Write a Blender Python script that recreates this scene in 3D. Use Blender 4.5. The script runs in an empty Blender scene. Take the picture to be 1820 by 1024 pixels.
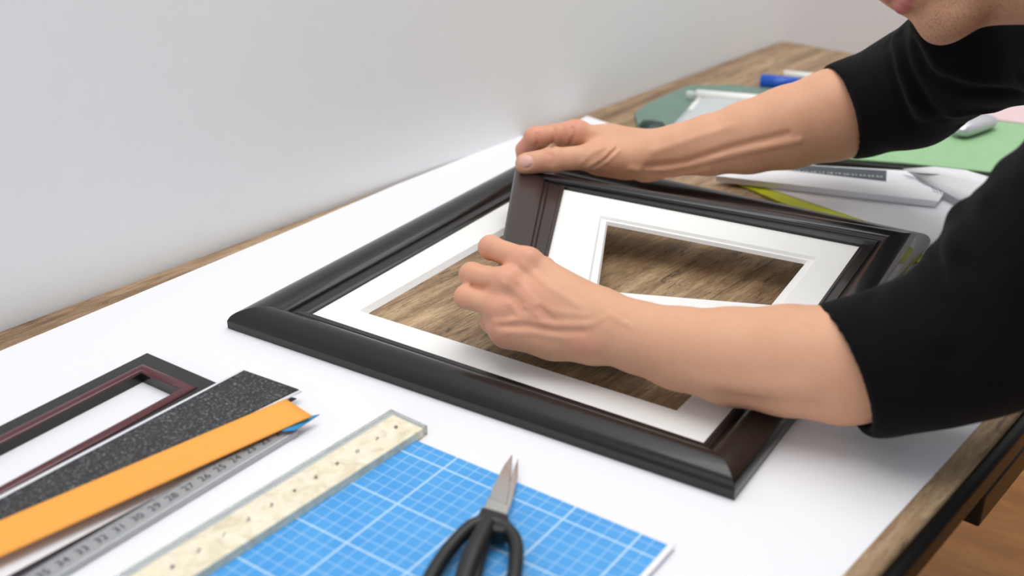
import bpy, bmesh, math, random
import numpy as np
from mathutils import Vector, Matrix
random.seed(4)
rng = np.random.RandomState(7)
C = bpy.context.scene.collection
TZ = 0.75                      # table top height
# ------------------------------------------------------------------ camera
F = 2018.0; PITCH = math.radians(26.04); CH = 0.50
c_, s_ = math.cos(PITCH), math.sin(PITCH)
cam_d = bpy.data.cameras.new('camera'); cam = bpy.data.objects.new('camera', cam_d); C.objects.link(cam)
cam.location = (0, 0, TZ + CH); cam.rotation_euler = (math.radians(90) - PITCH, 0, 0)
cam_d.sensor_width = 36; cam_d.lens = F / 1820 * 36; cam_d.clip_start = 0.02
cam_d.dof.use_dof = True; cam_d.dof.focus_distance = 1.07; cam_d.dof.aperture_fstop = 4.0
bpy.context.scene.camera = cam

def P(u, v, h=0.0):            # photo pixel -> point at height h above the table
    d = F * s_ + (v - 512) * c_; t = (CH - h) / d
    return Vector((t * (u - 910), t * (F * c_ - (v - 512) * s_), TZ + h))
def D(u, v, dep):              # photo pixel -> point at a distance along the view axis
    t = dep / F
    return Vector((t * (u - 910), t * (F * c_ - (v - 512) * s_), TZ + CH - t * (F * s_ + (v - 512) * c_)))
RIGHT = Vector((1, 0, 0)); FWD = Vector((0, c_, -s_)); DOWN = Vector((0, -s_, -c_))
def PP(u, v, p0, n):           # photo pixel -> point on a plane
    o = Vector((0, 0, TZ + CH)); r = D(u, v, 1.0) - o
    return o + r * ((Vector(p0) - o).dot(n) / r.dot(n))

# ------------------------------------------------------------------ objects
def tag(o, label=None, cat=None, group=None, kind=None):
    if label: o['label'] = label
    if cat: o['category'] = cat
    if group: o['group'] = group
    if kind: o['kind'] = kind
    return o
def empty(name, loc, label, cat, group=None, rz=0):
    o = bpy.data.objects.new(name, None); C.objects.link(o); o.location = loc; o.rotation_euler = (0, 0, rz)
    o.empty_display_size = 0.05
    return tag(o, label, cat, group)
def mesh(name, verts, faces, mat, parent=None, smooth=False, loc=None, rz=0):
    """verts in world coordinates; the mesh is stored about loc / parent"""
    me = bpy.data.meshes.new(name)
    o = bpy.data.objects.new(name, me); C.objects.link(o)
    if parent is not None:
        M = Matrix.Translation(parent.location) @ Matrix.Rotation(parent.rotation_euler.z, 4, 'Z')
        o.parent = parent
    else:
        if loc is None:
            vs = [Vector(v) for v in verts]
            loc = Vector((sum(v.x for v in vs) / len(vs), sum(v.y for v in vs) / len(vs), min(v.z for v in vs)))
        M = Matrix.Translation(loc) @ Matrix.Rotation(rz, 4, 'Z')
        o.location = loc; o.rotation_euler = (0, 0, rz)
    Mi = M.inverted()
    me.from_pydata([tuple(Mi @ Vector(v)) for v in verts], [], faces); me.update()
    bm = bmesh.new(); bm.from_mesh(me); bmesh.ops.recalc_face_normals(bm, faces=bm.faces); bm.to_mesh(me); bm.free()
    if mat: me.materials.append(mat)
    if smooth:
        me.polygons.foreach_set('use_smooth', [True] * len(me.polygons))
    return o
def bevel(o, w, seg=2, ang=30):
    m = o.modifiers.new('bevel', 'BEVEL'); m.width = w; m.segments = seg; m.limit_method = 'ANGLE'; m.angle_limit = math.radians(ang)
    return o
def slab_vf(pts, th):          # polygon of 3D points (top face), thickness downward
    n = len(pts); top = [Vector(p) for p in pts]; bot = [p - Vector((0, 0, th)) for p in top]
    return top + bot, [list(range(n)), list(range(2 * n - 1, n - 1, -1))] + [[i, (i + 1) % n, n + (i + 1) % n, n + i] for i in range(n)]
def slab(name, pts, th, mat, parent=None, **k):
    v, f = slab_vf(pts, th); return mesh(name, v, f, mat, parent, **k)
def box_vf(c, ax, ay, az, hx, hy, hz):
    v = [Vector(c) + ax * (x * hx) + ay * (y * hy) + az * (z * hz) for x in (-1, 1) for y in (-1, 1) for z in (-1, 1)]
    return v, [[0, 1, 3, 2], [4, 6, 7, 5], [0, 4, 5, 1], [2, 3, 7, 6], [0, 2, 6, 4], [1, 5, 7, 3]]
def join(parts):
    V = []; Fc = []
    for v, f in parts:
        b = len(V); V += list(v); Fc += [[i + b for i in q] for q in f]
    return V, Fc
def tube_vf(pts, rads, n=14, flat=None, cap=True):
    """tube along points; rads = (ra, rb) per point (side, height)"""
    V = []; Fc = []; m = len(pts); pts = [Vector(p) for p in pts]
    up = flat or Vector((0, 0, 1))
    for i, p in enumerate(pts):
        t = (pts[min(i + 1, m - 1)] - pts[max(i - 1, 0)]).normalized()
        a = t.cross(up).normalized(); b = a.cross(t).normalized(); r = rads[i] if isinstance(rads, list) else rads
        if not isinstance(r, tuple): r = (r, r)
        for j in range(n):
            w = 2 * math.pi * j / n; V.append(p + a * (r[0] * math.cos(w)) + b * (r[1] * math.sin(w)))
    for i in range(m - 1):
        for j in range(n):
            Fc.append([i * n + j, i * n + (j + 1) % n, (i + 1) * n + (j + 1) % n, (i + 1) * n + j])
    if cap: Fc.append(list(range(n))[::-1]); Fc.append([(m - 1) * n + j for j in range(n)])
    return V, Fc
def spline(pts, n=8):
    out = []; pts = [Vector(p) for p in pts]; q = [pts[0]] + pts + [pts[-1]]
    for i in range(1, len(q) - 2):
        a, b, c, d = q[i - 1], q[i], q[i + 1], q[i + 2]
        for k in range(n):
            t = k / n
            out.append(0.5 * ((2 * b) + (c - a) * t + (2 * a - 5 * b + 4 * c - d) * t * t + (3 * b - a - 3 * c + d) * t ** 3))
    out.append(pts[-1]); return out

# ------------------------------------------------------------------ materials
def lin(c): return tuple((x / 12.92 if x <= .04045 else ((x + .055) / 1.055) ** 2.4) for x in c)
def srgb(r, g, b): return lin((r / 255, g / 255, b / 255)) + (1,)
def new_mat(name, col=(.8, .8, .8, 1), rough=.5, metal=0, spec=.5):
    m = bpy.data.materials.new(name); m.use_nodes = True; b = m.node_tree.nodes['Principled BSDF']
    b.inputs['Base Color'].default_value = col; b.inputs['Roughness'].default_value = rough
    b.inputs['Metallic'].default_value = metal; b.inputs['Specular IOR Level'].default_value = spec
    return m, m.node_tree, b
def N(nt, t, **k):
    n = nt.nodes.new(t)
    for a, v in k.items(): setattr(n, a, v)
    return n
def ramp(nt, fac, stops):
    r = N(nt, 'ShaderNodeValToRGB'); e = r.color_ramp.elements
    while len(e) < len(stops): e.new(.5)
    for i, (p, c) in enumerate(stops): e[i].position = p; e[i].color = c
    nt.links.new(fac, r.inputs[0]); return r.outputs[0]
def math_(nt, op, a, b=None, c=None, clamp=False):
    n = N(nt, 'ShaderNodeMath', operation=op); n.use_clamp = clamp
    for i, x in enumerate((a, b, c)):
        if x is None: continue
        if isinstance(x, (int, float)): n.inputs[i].default_value = x
        else: nt.links.new(x, n.inputs[i])
    return n.outputs[0]
def mixc(nt, fac, a, b, blend='MIX'):
    n = N(nt, 'ShaderNodeMix', data_type='RGBA', blend_type=blend)
    for s, x in ((0, fac), (6, a), (7, b)):
        if isinstance(x, (int, float, tuple)): n.inputs[s].default_value = x
        else: nt.links.new(x, n.inputs[s])
    return n.outputs[2]
def coords(nt, rz=0, scale=(1, 1, 1), loc=(0, 0, 0), kind='Object'):
    t = N(nt, 'ShaderNodeTexCoord'); m = N(nt, 'ShaderNodeMapping'); m.vector_type = 'POINT'
    m.inputs['Rotation'].default_value = (0, 0, rz); m.inputs['Scale'].default_value = scale; m.inputs['Location'].default_value = loc
    nt.links.new(t.outputs[kind], m.inputs[0]); return m.outputs[0]
def noise(nt, vec, scale, detail=4, rough=.55, dist=0):
    n = N(nt, 'ShaderNodeTexNoise'); nt.links.new(vec, n.inputs['Vector'])
    n.inputs['Scale'].default_value = scale; n.inputs['Detail'].default_value = detail
    n.inputs['Roughness'].default_value = rough; n.inputs['Distortion'].default_value = dist
    return n.outputs[0]
def bump(nt, bsdf, h, strength=.3, dist=.001):
    n = N(nt, 'ShaderNodeBump'); n.inputs['Strength'].default_value = strength; n.inputs['Distance'].default_value = dist
    nt.links.new(h, n.inputs['Height']); nt.links.new(n.outputs[0], bsdf.inputs['Normal'])

def plain(name, col, rough=.5, nscale=0, amt=.06, bmp=0, metal=0, spec=.5):
    m, nt, b = new_mat(name, col, rough, metal, spec)
    if nscale:
        v = coords(nt); f = noise(nt, v, nscale)
        lo = tuple(max(0, x * (1 - amt)) for x in col[:3]) + (1,); hi = tuple(min(1, x * (1 + amt)) for x in col[:3]) + (1,)
        nt.links.new(mixc(nt, f, lo, hi), b.inputs['Base Color'])
        if bmp: bump(nt, b, f, bmp, .001)
    return m

ANG_A = math.atan2(.751, .66)          # heading of the table's long side
def wood(name, cols, ang, scale=1.0, rough=.55, plank=.19, seam=1, ystretch=9, black=.3):
    m, nt, b = new_mat(name, cols[1], rough)
    v = coords(nt, -ang)
    st = N(nt, 'ShaderNodeMapping'); st.inputs['Scale'].default_value = (1, ystretch, ystretch); nt.links.new(v, st.inputs[0])
    n1 = noise(nt, st.outputs[0], 3.2 * scale, 7, .62, .8)
    n2 = noise(nt, st.outputs[0], 34 * scale, 6, .75, .4)
    n3 = noise(nt, v, 9 * scale, 4, .6)
    n4 = noise(nt, v, 420 * scale, 3, .8)
    f = math_(nt, 'ADD', math_(nt, 'MULTIPLY', n1, .42), math_(nt, 'ADD', math_(nt, 'MULTIPLY', n2, .32), math_(nt, 'ADD', math_(nt, 'MULTIPLY', n3, .12), math_(nt, 'MULTIPLY', n4, .14))))
    col = ramp(nt, f, [(.40, cols[0]), (.5, cols[1]), (.60, cols[2])])
    st2 = N(nt, 'ShaderNodeMapping'); st2.inputs['Scale'].default_value = (2.0, 11, 11); nt.links.new(v, st2.inputs[0])
    k = noise(nt, st2.outputs[0], 5.5 * scale, 6, .72, 1.6)
    kf = ramp(nt, k, [(.565, (0, 0, 0, 1)), (.64, (1, 1, 1, 1))])
    col = mixc(nt, math_(nt, 'MULTIPLY', kf, black), col, cols[3])
    h = math_(nt, 'SUBTRACT', f, math_(nt, 'MULTIPLY', kf, .3))
    if seam:
        sx = N(nt, 'ShaderNodeSeparateXYZ'); nt.links.new(v, sx.inputs[0])
        fr = math_(nt, 'FRACT', math_(nt, 'DIVIDE', math_(nt, 'ADD', sx.outputs[1], 5.03), plank))
        ln = math_(nt, 'LESS_THAN', fr, .0016 / plank)
        col = mixc(nt, math_(nt, 'MULTIPLY', ln, .45), col, cols[3]); h = math_(nt, 'SUBTRACT', h, math_(nt, 'MULTIPLY', ln, .6))
    nt.links.new(col, b.inputs['Base Color']); bump(nt, b, h, .25, .002)
    return m
M_wood = wood('aged_wood', [srgb(112, 86, 62), srgb(156, 128, 98), srgb(194, 168, 134), srgb(56, 44, 36)], ANG_A, black=.6)
M_board = wood('board_wood', [srgb(98, 76, 54), srgb(152, 124, 92), srgb(202, 174, 136), srgb(42, 36, 32)], ANG_A, scale=1.25, plank=.17, black=.7)
M_floor = wood('floor_wood', [srgb(172, 108, 42), srgb(200, 134, 60), srgb(220, 158, 84), srgb(130, 74, 30)], math.radians(-32), scale=.7, plank=.13, black=.3, rough=.4)
M_wall = plain('wall_paint', srgb(244, 246, 248), .9, 60, .015, .05)
M_paper = plain('white_paper', srgb(238, 238, 242), .8, 400, .01, .03)
M_matboard = plain('mat_board', srgb(244, 244, 242), .75, 500, .015, .04)
M_metal_black = plain('black_steel', srgb(14, 13, 14), .35, 30, .2, spec=.3)
def frame_mat(name, col, rough, coat):
    m, nt, b = new_mat(name, col, rough)
    b.inputs['Coat Weight'].default_value = coat; b.inputs['Coat Roughness'].default_value = .10; b.inputs['Specular IOR Level'].default_value = .3
    v = coords(nt); f = noise(nt, v, 500, 2)
    r = math_(nt, 'ADD', math_(nt, 'MULTIPLY', f, .12), rough - .06); nt.links.new(r, b.inputs['Roughness'])
    return m
M_blackframe = frame_mat('black_lacquer', srgb(18, 15, 16), .36, .5)
M_brownframe = frame_mat('espresso_lacquer', srgb(48, 35, 35), .38, .3)
M_maroon = frame_mat('maroon_lacquer', srgb(84, 36, 42), .3, .5)
M_lip = frame_mat('black_lip', srgb(16, 14, 15), .4, .2)

# ------------------------------------------------------------------ room shell
dA = Vector((.66, .751, 0)).normalized(); nB = Vector((dA.y, -dA.x, 0))      # along the table, away from the wall
W0 = P(0, 588); W1 = P(1390, 72)
dA = (W1 - W0).normalized(); nB = Vector((dA.y, -dA.x, 0))
ANG = math.atan2(dA.y, dA.x)
def T(a, b, h=0): q = W0 + dA * a + nB * b; return Vector((q.x, q.y, TZ + h))
LEN = (W1 - W0).length
e0 = P(1500, 1020); PE = (e0 - W0).dot(nB)        # paper edge at the open side
WID = PE + .018
def wbox(a0, a1, b0, b1, z0, z1):
    v = []
    for z in (z0, z1):
        for a, b in ((a0, b0), (a1, b0), (a1, b1), (a0, b1)):
            q = W0 + dA * a + nB * b; v.append(Vector((q.x, q.y, z)))
    return v, [[3, 2, 1, 0], [4, 5, 6, 7], [0, 1, 5, 4], [1, 2, 6, 5], [2, 3, 7, 6], [3, 0, 4, 7]]
def sbox(name, mat, *a, parent=None, kind=None):
    v, f = wbox(*a); o = mesh(name, v, f, mat, parent)
    if kind: o['kind'] = kind
    return o
sbox('floor', M_floor, -2.5, LEN + 1.1, -.1, 3.5, -.1, 0, kind='structure')
sbox('wall_left', M_wall, -2.5, LEN + 1.1, -.12, -.002, -.1, 2.7, kind='structure')
sbox('wall_back', M_wall, LEN + 1.0, LEN + 1.1, -.002, 3.5, -.1, 2.7, kind='structure')

# ------------------------------------------------------------------ table
A0 = -.75
tb = empty('work_table', T(LEN / 2, WID / 2, -TZ), 'long wooden work table with black steel edge standing against the white wall', 'table', rz=0)
o = sbox('table_top', M_wood, A0, LEN, 0, WID, TZ - .024, TZ, parent=tb)
bevel(o, .003, 2)
# black edge band on the open side, and rails below
v, f = join([wbox(A0, LEN, WID + .0005, WID + .011, TZ - .026, TZ - .003)]); bevel(mesh('edge_band', v, f, M_metal_black, tb), .0035, 3)
M_darkwood = plain('dark_stained_wood', srgb(22, 15, 13), .45, 20, .2)
bevel(sbox('apron', M_darkwood, A0 + .02, LEN - .02, WID - .028, WID - .006, TZ - .046, TZ - .026, parent=tb), .003)
bevel(sbox('apron', M_darkwood, A0 + .02, LEN - .02, .012, .036, TZ - .085, TZ - .026, parent=tb), .003)
aS = (P(1737, 893, -.055) - W0).dot(dA)
bevel(sbox('support_rail', M_metal_black, aS, LEN - .05, WID - .026, WID + .004, TZ - .078, TZ - .0465, parent=tb), .002)
for a, b in ((A0 + .05, WID - .035), (LEN - .08, WID - .035), (A0 + .05, .03), (LEN - .08, .03)):
    bevel(sbox('leg', M_metal_black, a - .022, a + .022, b - .022, b + .022, 0, TZ - .0255, parent=tb), .003)

# ------------------------------------------------------------------ main sheet
pts = [T(-.62, .02, .0006), P(-200, 707, .0006), P(0, 624, .0006), P(480, 424, .0006), P(700, 330, .0006), P(925, 240, .0006), P(1000, 290, .0006), P(1300, 378, .0006), P(1640, 460, .0006), P(1760, 560, .0006)]
pts += [T((P(1790, 725) - W0).dot(dA), PE, .0006), P(1500, 1020, .0006), T(-.62, PE, .0006)]
tag(slab('paper_sheet', pts, .0005, M_paper), 'large white paper sheet covering the near half of the wooden table', 'paper')

# ------------------------------------------------------------------ frames
def moulding(name, outer, inner, prof, nrm, mats, parent, h0=0):
    """four mitred rails; prof = (fraction across, height)"""
    for i in range(4):
        j = (i + 1) % 4
        V = []
        for a, b in ((outer[i], inner[i]), (outer[j], inner[j])):
            for fr, h in prof: V.append(a.lerp(b, fr) + nrm * (h + h0))
        n = len(prof)
        Fc = [[k, (k + 1) % n, n + (k + 1) % n, n + k] for k in range(n)] + [list(range(n))[::-1], [n + k for k in range(n)]]
        o = mesh('rail', V, Fc, mats[i % len(mats)], parent, smooth=True)
        m = o.modifiers.new('edge', 'EDGE_SPLIT'); m.split_angle = math.radians(38)
def ring_vf(o4, i4, nrm, h_top, h_bot, bev=0):
    """flat ring; inner edge bevelled outward by bev"""
    c = sum(i4, Vector()) / 4; V = []
    i4t = [p + (p - c).normalized() * bev * 1.4 for p in i4]
    for q, h in ((o4, h_bot), (o4, h_top), (i4t, h_top), (i4, h_bot)):
        V += [p + nrm * h for p in q]
    Fc = []
    for L0, L1 in ((0, 1), (1, 2), (2, 3), (3, 0)):
        for k in range(4):
            Fc.append([L0 * 4 + k, L0 * 4 + (k + 1) % 4, L1 * 4 + (k + 1) % 4, L1 * 4 + k])
    return V, Fc
def smooth_prof(pts, n=5):
    q = spline([Vector((a, b, 0)) for a, b in pts], n); return [(v.x, v.y) for v in q]
Z = Vector((0, 0, 1))
def flat(p): return Vector((p.x, p.y, TZ))
def insetpt(a, b, c, w1, w2):      # corner b between a and c
    return b + (a - b).normalized() * w1 + (c - b).normalized() * w2
bo = [flat(P(404, 575, .006)), flat(P(1305, 886, .003)), flat(P(1655, 422, .012)), flat(P(955, 272, .014))]
bi = [flat(P(553, 557, .010)), flat(P(1250, 787, .010)), None, None]
bi[2] = insetpt(bo[1], bo[2], bo[3], .050, .046); bi[3] = insetpt(bo[2], bo[3], bo[0], .055, .046)
big = empty('picture_frame', flat(sum(bo, Vector()) / 4), 'large black picture frame lying flat under the hands, white mat around a wooden board', 'picture frame')
prof = [(0, .0012), (0, .0075)] + smooth_prof([(.0, .0085), (.05, .0135), (.15, .0175), (.32, .0205), (.50, .0205), (.64, .0175), (.72, .0142)], 4) + [(.735, .0118), (.80, .0116), (.82, .0125), (.93, .0122), (.97, .0100), (1, .0098), (1, .0070), (1, .0012)]
moulding('rail', bo, bi, prof, Z, [M_blackframe], big)
mo = [b + (a - b).normalized() * .004 for a, b in zip(bo, bi)]
oi = [flat(P(650, 550, .009)), flat(P(1200, 722, .009)), insetpt(bi[1], bi[2], bi[3], .038, .030), insetpt(bi[2], bi[3], bi[0], .044, .034)]
v, f = ring_vf([b.lerp(o_, .0) for b, o_ in zip(bi, bo)], oi, Z, .0085, .003, .0045)
mesh('mat', v, f, M_matboard, big)
slab('backing_board', [p + Z * .0028 for p in bi], .0016, M_board, big)

def plane3(a, b, c):
    n = (b - a).cross(c - a).normalized()
    return n if n.z > 0 else -n
TL = P(915, 303, .044); TR = P(1628, 414, .036); BL = P(868, 588, .033)
pn = plane3(TL, TR, BL); BR = PP(1500, 612, TL, pn)
def q(u, v, h): return PP(u, v, TL + pn * h, pn) - pn * h
so = [q(868, 588, .004), q(1500, 612, .012), q(1630, 416, .015), q(915, 303, .014)]
si = [q(948, 566, .010), q(1440, 563, .010), q(1530, 437, .010), q(1003, 335, .010)]
small = empty('picture_frame', sum(so, Vector()) / 4, 'smaller dark frame with white mat held up by both hands over the large black frame', 'picture frame')
small.name = 'picture_frame'
prof2 = [(0, 0), (0, .012)] + smooth_prof([(.0, .0135), (.06, .0165), (.25, .0178), (.48, .0172), (.60, .0150)], 4) + [(.63, .0118), (.68, .0118), (.70, .0130), (.72, .0118), (.92, .0105), (.94, .0120), (1, .0116), (1, .0080), (1, 0)]
moulding('rail', so, si, prof2, pn, [M_blackframe, M_blackframe, M_blackframe, M_brownframe], small)
soi = [q(1063, 512, .008), q(1368, 537, .008), q(1432, 460, .008), q(1080, 391, .008)]
cc = sum(soi, Vector()) / 4
soi2 = [p + (p - cc).normalized() * .010 for p in soi]
v, f = ring_vf(si, soi2, pn, .0085, .006, .0015); mesh('mat', v, f, M_matboard, small)
v, f = ring_vf([s.lerp(o_, .3) for s, o_ in zip(si, soi)], soi, pn, .0058, .0020, .0015); mesh('inner_mat', v, f, M_matboard, small)

# small long frame at the left
c0 = flat(P(262, 627, .010)); dl = (flat(P(0, 757, .010)) - c0).normalized(); dr = Vector((-dl.y, dl.x, 0)); dr = dr if dr.x > 0 else -dr
L, Wd = .42, (flat(P(334, 686, .0105)) - c0).dot(dr) + .024
to = [c0 + dl * L, c0 + dl * L + dr * Wd, c0 + dr * Wd, c0]
ti = [c0 + dl * (L - .026) + dr * .024, c0 + dl * (L - .026) + dr * (Wd - .024), c0 + dl * .026 + dr * (Wd - .024), c0 + dl * .026 + dr * .024]
sf = empty('picture_frame', flat(sum(to, Vector()) / 4), 'narrow empty black frame with a maroon inner bead at the left of the table', 'picture frame')
moulding('rail', to, ti, [(0, .0008), (0, .009), (.04, .0105), (.6, .0105), (.62, .0095), (1, .0095), (1, .0008)], Z, [M_blackframe], sf)
bead = [(.62, .0095)] + [(.62 + .19 * (1 - math.cos(a)), .0095 + .0038 * math.sin(a)) for a in [math.pi * k / 8 for k in range(1, 8)]] + [(1, .0095)]
Vb = []; Fb = []
for i in range(4):
    for fr, h in bead: Vb.append(to[i].lerp(ti[i], fr) + Z * h)
nb = len(bead)
for i in range(4):
    j = (i + 1) % 4
    for k in range(nb): Fb.append([i * nb + k, i * nb + (k + 1) % nb, j * nb + (k + 1) % nb, j * nb + k])
tag(mesh('inner_bead', Vb, Fb, M_maroon, sf, smooth=True), 'maroon bead around the opening')

# ------------------------------------------------------------------ left stack of cards
m, nt, b = new_mat('speckled_card', srgb(38, 38, 42), .55); M_speck = m
v = coords(nt); vo = N(nt, 'ShaderNodeTexVoronoi'); vo.inputs['Scale'].default_value = 900; nt.links.new(v, vo.inputs['Vector'])
n1 = noise(nt, v, 420, 4, .8); n2 = noise(nt, v, 1400, 2, .8)
sp = ramp(nt, math_(nt, 'MULTIPLY', n1, math_(nt, 'ADD', n2, .5)), [(.54, (0, 0, 0, 1)), (.72, (1, 1, 1, 1))])
nt.links.new(mixc(nt, sp, srgb(34, 35, 38), srgb(150, 152, 155)), b.inputs['Base Color'])
def strip(name, top, bot, th, mat, n=24, lift=None, parent=None, hh=.002):
    """long sheet between two pixel edges (right end -> left end); lift(t, s) = height"""
    V = []; Fc = []; mrow = 8
    for i in range(n + 1):
        t = i / n
        for j in range(mrow + 1):
            s = j / mrow
            h_ = hh + (lift(t, s) if lift else 0)
            hT = hh + (lift(t, 0) if lift else 0); hB = hh + (lift(t, 1) if lift else 0)
            a = flat(P(*top[0], hT)).lerp(flat(P(*top[1], hT)), t); b_ = flat(P(*bot[0], hB)).lerp(flat(P(*bot[1], hB)), t)
            V.append(a.lerp(b_, s) + Z * h_)
    m1 = mrow + 1
    for i in range(n):
        for j in range(mrow): Fc.append([i * m1 + j, i * m1 + j + 1, (i + 1) * m1 + j + 1, (i + 1) * m1 + j])
    o = mesh(name, V, Fc, mat, parent, smooth=True)
    md = o.modifiers.new('thick', 'SOLIDIFY'); md.thickness = th; md.offset = -1
    return o
M_navy = plain('navy_board', srgb(32, 28, 52), .5, 50, .1)
M_orange = plain('orange_card', srgb(250, 170, 72), .7, 300, .03, .03)
M_blue = plain('blue_card', srgb(30, 140, 200), .5, 100, .03)
tag(strip('mount_board', ((472, 696), (425, 722)), ((527, 708), (440, 754)), .0010, M_navy, n=6, hh=.0100, lift=lambda t, s: -.004 * s), 'dark navy mount board under the speckled strip, only its corner showing', 'board')
tag(strip('card_strip', ((430, 657), (-120, 943)), ((537, 695), (-120, 1018)), .0010, M_paper, hh=.0155, lift=lambda t, s: -.004 * s), 'white card just under the black speckled strip, showing as a thin edge', 'card')
tag(strip('card_strip', ((434, 658), (-120, 950)), ((531, 692), (-120, 1012)), .0008, M_speck, hh=.0165, lift=lambda t, s: -.004 * s), 'black speckled card strip resting on the narrow frame corner', 'card')
tag(strip('card_strip', ((508, 709), (-120, 976)), ((555, 739), (-120, 1044)), .0007, M_orange, hh=.0146, lift=lambda t, s: -.0045 * s + .004 * max(0, 1 - t * 8) ** 2 * s), 'orange card strip lying across the black speckled strip', 'card')
tag(strip('card_strip', ((552, 741), (500, 768)), ((568, 738), (524, 766)), .0008, M_blue, hh=.0090, n=6), 'small bright blue card tip sticking out beneath the orange strip', 'card')
M_darkstrip = plain('dark_strip', srgb(38, 26, 40), .4, 60, .15)
tag(strip('card_strip', ((272, 888), (-60, 1066)), ((290, 886), (-10, 1062)), .0010, M_darkstrip, hh=.0020), 'thin dark strip along the steel ruler, left side', 'strip')

# text on rulers
def text_vf(s, size, origin, ax, ay, nrm=Z):
    cu = bpy.data.curves.new('t', 'FONT'); cu.body = s; cu.size = size; cu.align_x = 'CENTER'; cu.align_y = 'CENTER'
    ob = bpy.data.objects.new('t', cu); C.objects.link(ob)
    dg = bpy.context.evaluated_depsgraph_get(); me = bpy.data.meshes.new_from_object(ob.evaluated_get(dg))
    V = [origin + ax * v.co.x + ay * v.co.y for v in me.vertices]; Fc = [list(p.vertices) for p in me.polygons]
    bpy.data.objects.remove(ob); bpy.data.curves.remove(cu); bpy.data.meshes.remove(me)
    return V, Fc
M_ink = plain('ink', srgb(44, 46, 52), .6)
M_steel = plain('brushed_steel', srgb(176, 178, 180), .42, 200, .08, .05, metal=.55)
r0 = flat(P(516, 762, .004)); r1 = flat(P(80, 1023, .004)); rd = (r1 - r0).normalized(); rn = Vector((rd.y, -rd.x, 0)); rn = rn if rn.y < 0 else -rn
rw = .0092
sr = empty('steel_ruler', flat((r0 + r1) / 2), 'grey metal ruler with printed numbers running out from beneath the orange strip', 'ruler')
rl = .52; rc = r0 + rd * rl / 2
v, f = box_vf(flat(rc) + Z * .0035, rd, rn, Z, rl / 2, rw, .0028); bevel(mesh('blade', v, f, M_steel, sr), .0008, 2)
parts = []
for k in range(34):
    p = r0 + rd * (.012 + k * .0148) + rn * .0005; p = Vector((p.x, p.y, TZ + .0065))
    parts.append(text_vf(str(21 + k), .0095, p, -rd * 1.0, -rn))
for k in range(230):
    p = r0 + rd * (.004 + k * .00222) - rn * (.0086 - (.0012 if k % 5 else .0018)); ln = .0011 if k % 5 else .0017
    v, f = box_vf(Vector((p.x, p.y, TZ + .0064)), rd, rn, Z, .00018, ln, .00012); parts.append((v, f))
v, f = join(parts); mesh('printed_scale', v, f, M_ink, sr)

# clear and cream ruler bar
m, nt, b = new_mat('cream_scale', srgb(232, 222, 196), .6); M_cream = m
v_ = coords(nt); n1 = noise(nt, v_, 60, 5, .6, 1.5)
nt.links.new(ramp(nt, n1, [(.3, srgb(214, 202, 172)), (.5, srgb(236, 226, 200)), (.7, srgb(246, 240, 220))]), b.inputs['Base Color']); bump(nt, b, n1, .4, .002)
m, nt, b = new_mat('clear_acrylic', (.93, .97, .97, 1), .08); M_clear = m
b.inputs['Transmission Weight'].default_value = .92; b.inputs['IOR'].default_value = 1.45
k0 = flat(P(695, 727, .009)); k1 = flat(P(205, 1024, .009)); kd = (k1 - k0).normalized()
ke = flat(P(768, 752, .009)); kn = Vector((kd.y, -kd.x, 0)); kn = kn if kn.x > 0 else -kn
kw = (ke - k0).dot(kn); kl = .62
br = empty('scale_ruler', flat(k0 + kd * kl / 2 + kn * kw / 2), 'thick cream ruler with clear edge lying beside the blue cutting mat', 'ruler')
def kpt(a, b_, h): q_ = k0 + kd * a + kn * b_; return Vector((q_.x, q_.y, TZ + h))
def kbox(a0, a1, b0, b1, z0, z1): return box_vf(kpt((a0 + a1) / 2, (b0 + b1) / 2, (z0 + z1) / 2), kd, kn, Z, (a1 - a0) / 2, (b1 - b0) / 2, (z1 - z0) / 2)
v, f = kbox(0, kl, 0, kw - .0004, .0008, .0092); o = mesh('clear_body', v, f, M_clear, br); bevel(o, .0006, 2)
v, f = kbox(.0055, kl - .002, .0075, kw, .0012, .0094); o = mesh('cream_scale', v, f, M_cream, br); bevel(o, .0008, 2)
parts = []
for k in range(26):
    p = kpt(.018 + k * .0212, kw * .56, .0098)
    parts.append(text_vf('8709645312'[k % 10], .0062, p, (kn * .8 - kd * .6).normalized(), (-kd * .8 - kn * .6).normalized()))
v, f = join(parts); mesh('printed_numbers', v, f, M_ink, br)

# ------------------------------------------------------------------ blue cutting mat
g0 = flat(P(740, 783, .002)); g1 = flat(P(1190, 970, .002)); gx = (g1 - g0).normalized(); gy = Vector((gx.y, -gx.x, 0)); gy = gy if gy.y < 0 else -gy
gw = (g1 - g0).length; ga = math.atan2(gx.y, gx.x)
m, nt, b = new_mat('blue_grid_mat', srgb(70, 158, 226), .5); M_mat = m
tc = N(nt, 'ShaderNodeTexCoord'); sx = N(nt, 'ShaderNodeSeparateXYZ'); nt.links.new(tc.outputs['Object'], sx.inputs[0])
def lines(o_, s, w, off=0):
    fr = math_(nt, 'FRACT', math_(nt, 'DIVIDE', math_(nt, 'ADD', o_, 10 * s + off + w / 2), s)); return math_(nt, 'LESS_THAN', fr, w / s)
S = .0107
q0 = P(788, 832.6, .0022) - g0; X0 = q0.dot(gx); Y0 = q0.dot(Vector((-gx.y, gx.x, 0)))
def both(s, w, offx=0, offy=0): return math_(nt, 'MAXIMUM', lines(sx.outputs[0], s, w, offx), lines(sx.outputs[1], s, w, offy))
fine = both(S, .0008, -X0, -Y0); major = both(S * 5, .0017, -X0, -Y0)
nv = noise(nt, tc.outputs['Object'], 30, 4)
base = mixc(nt, nv, srgb(52, 146, 222), srgb(84, 170, 232))
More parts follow.
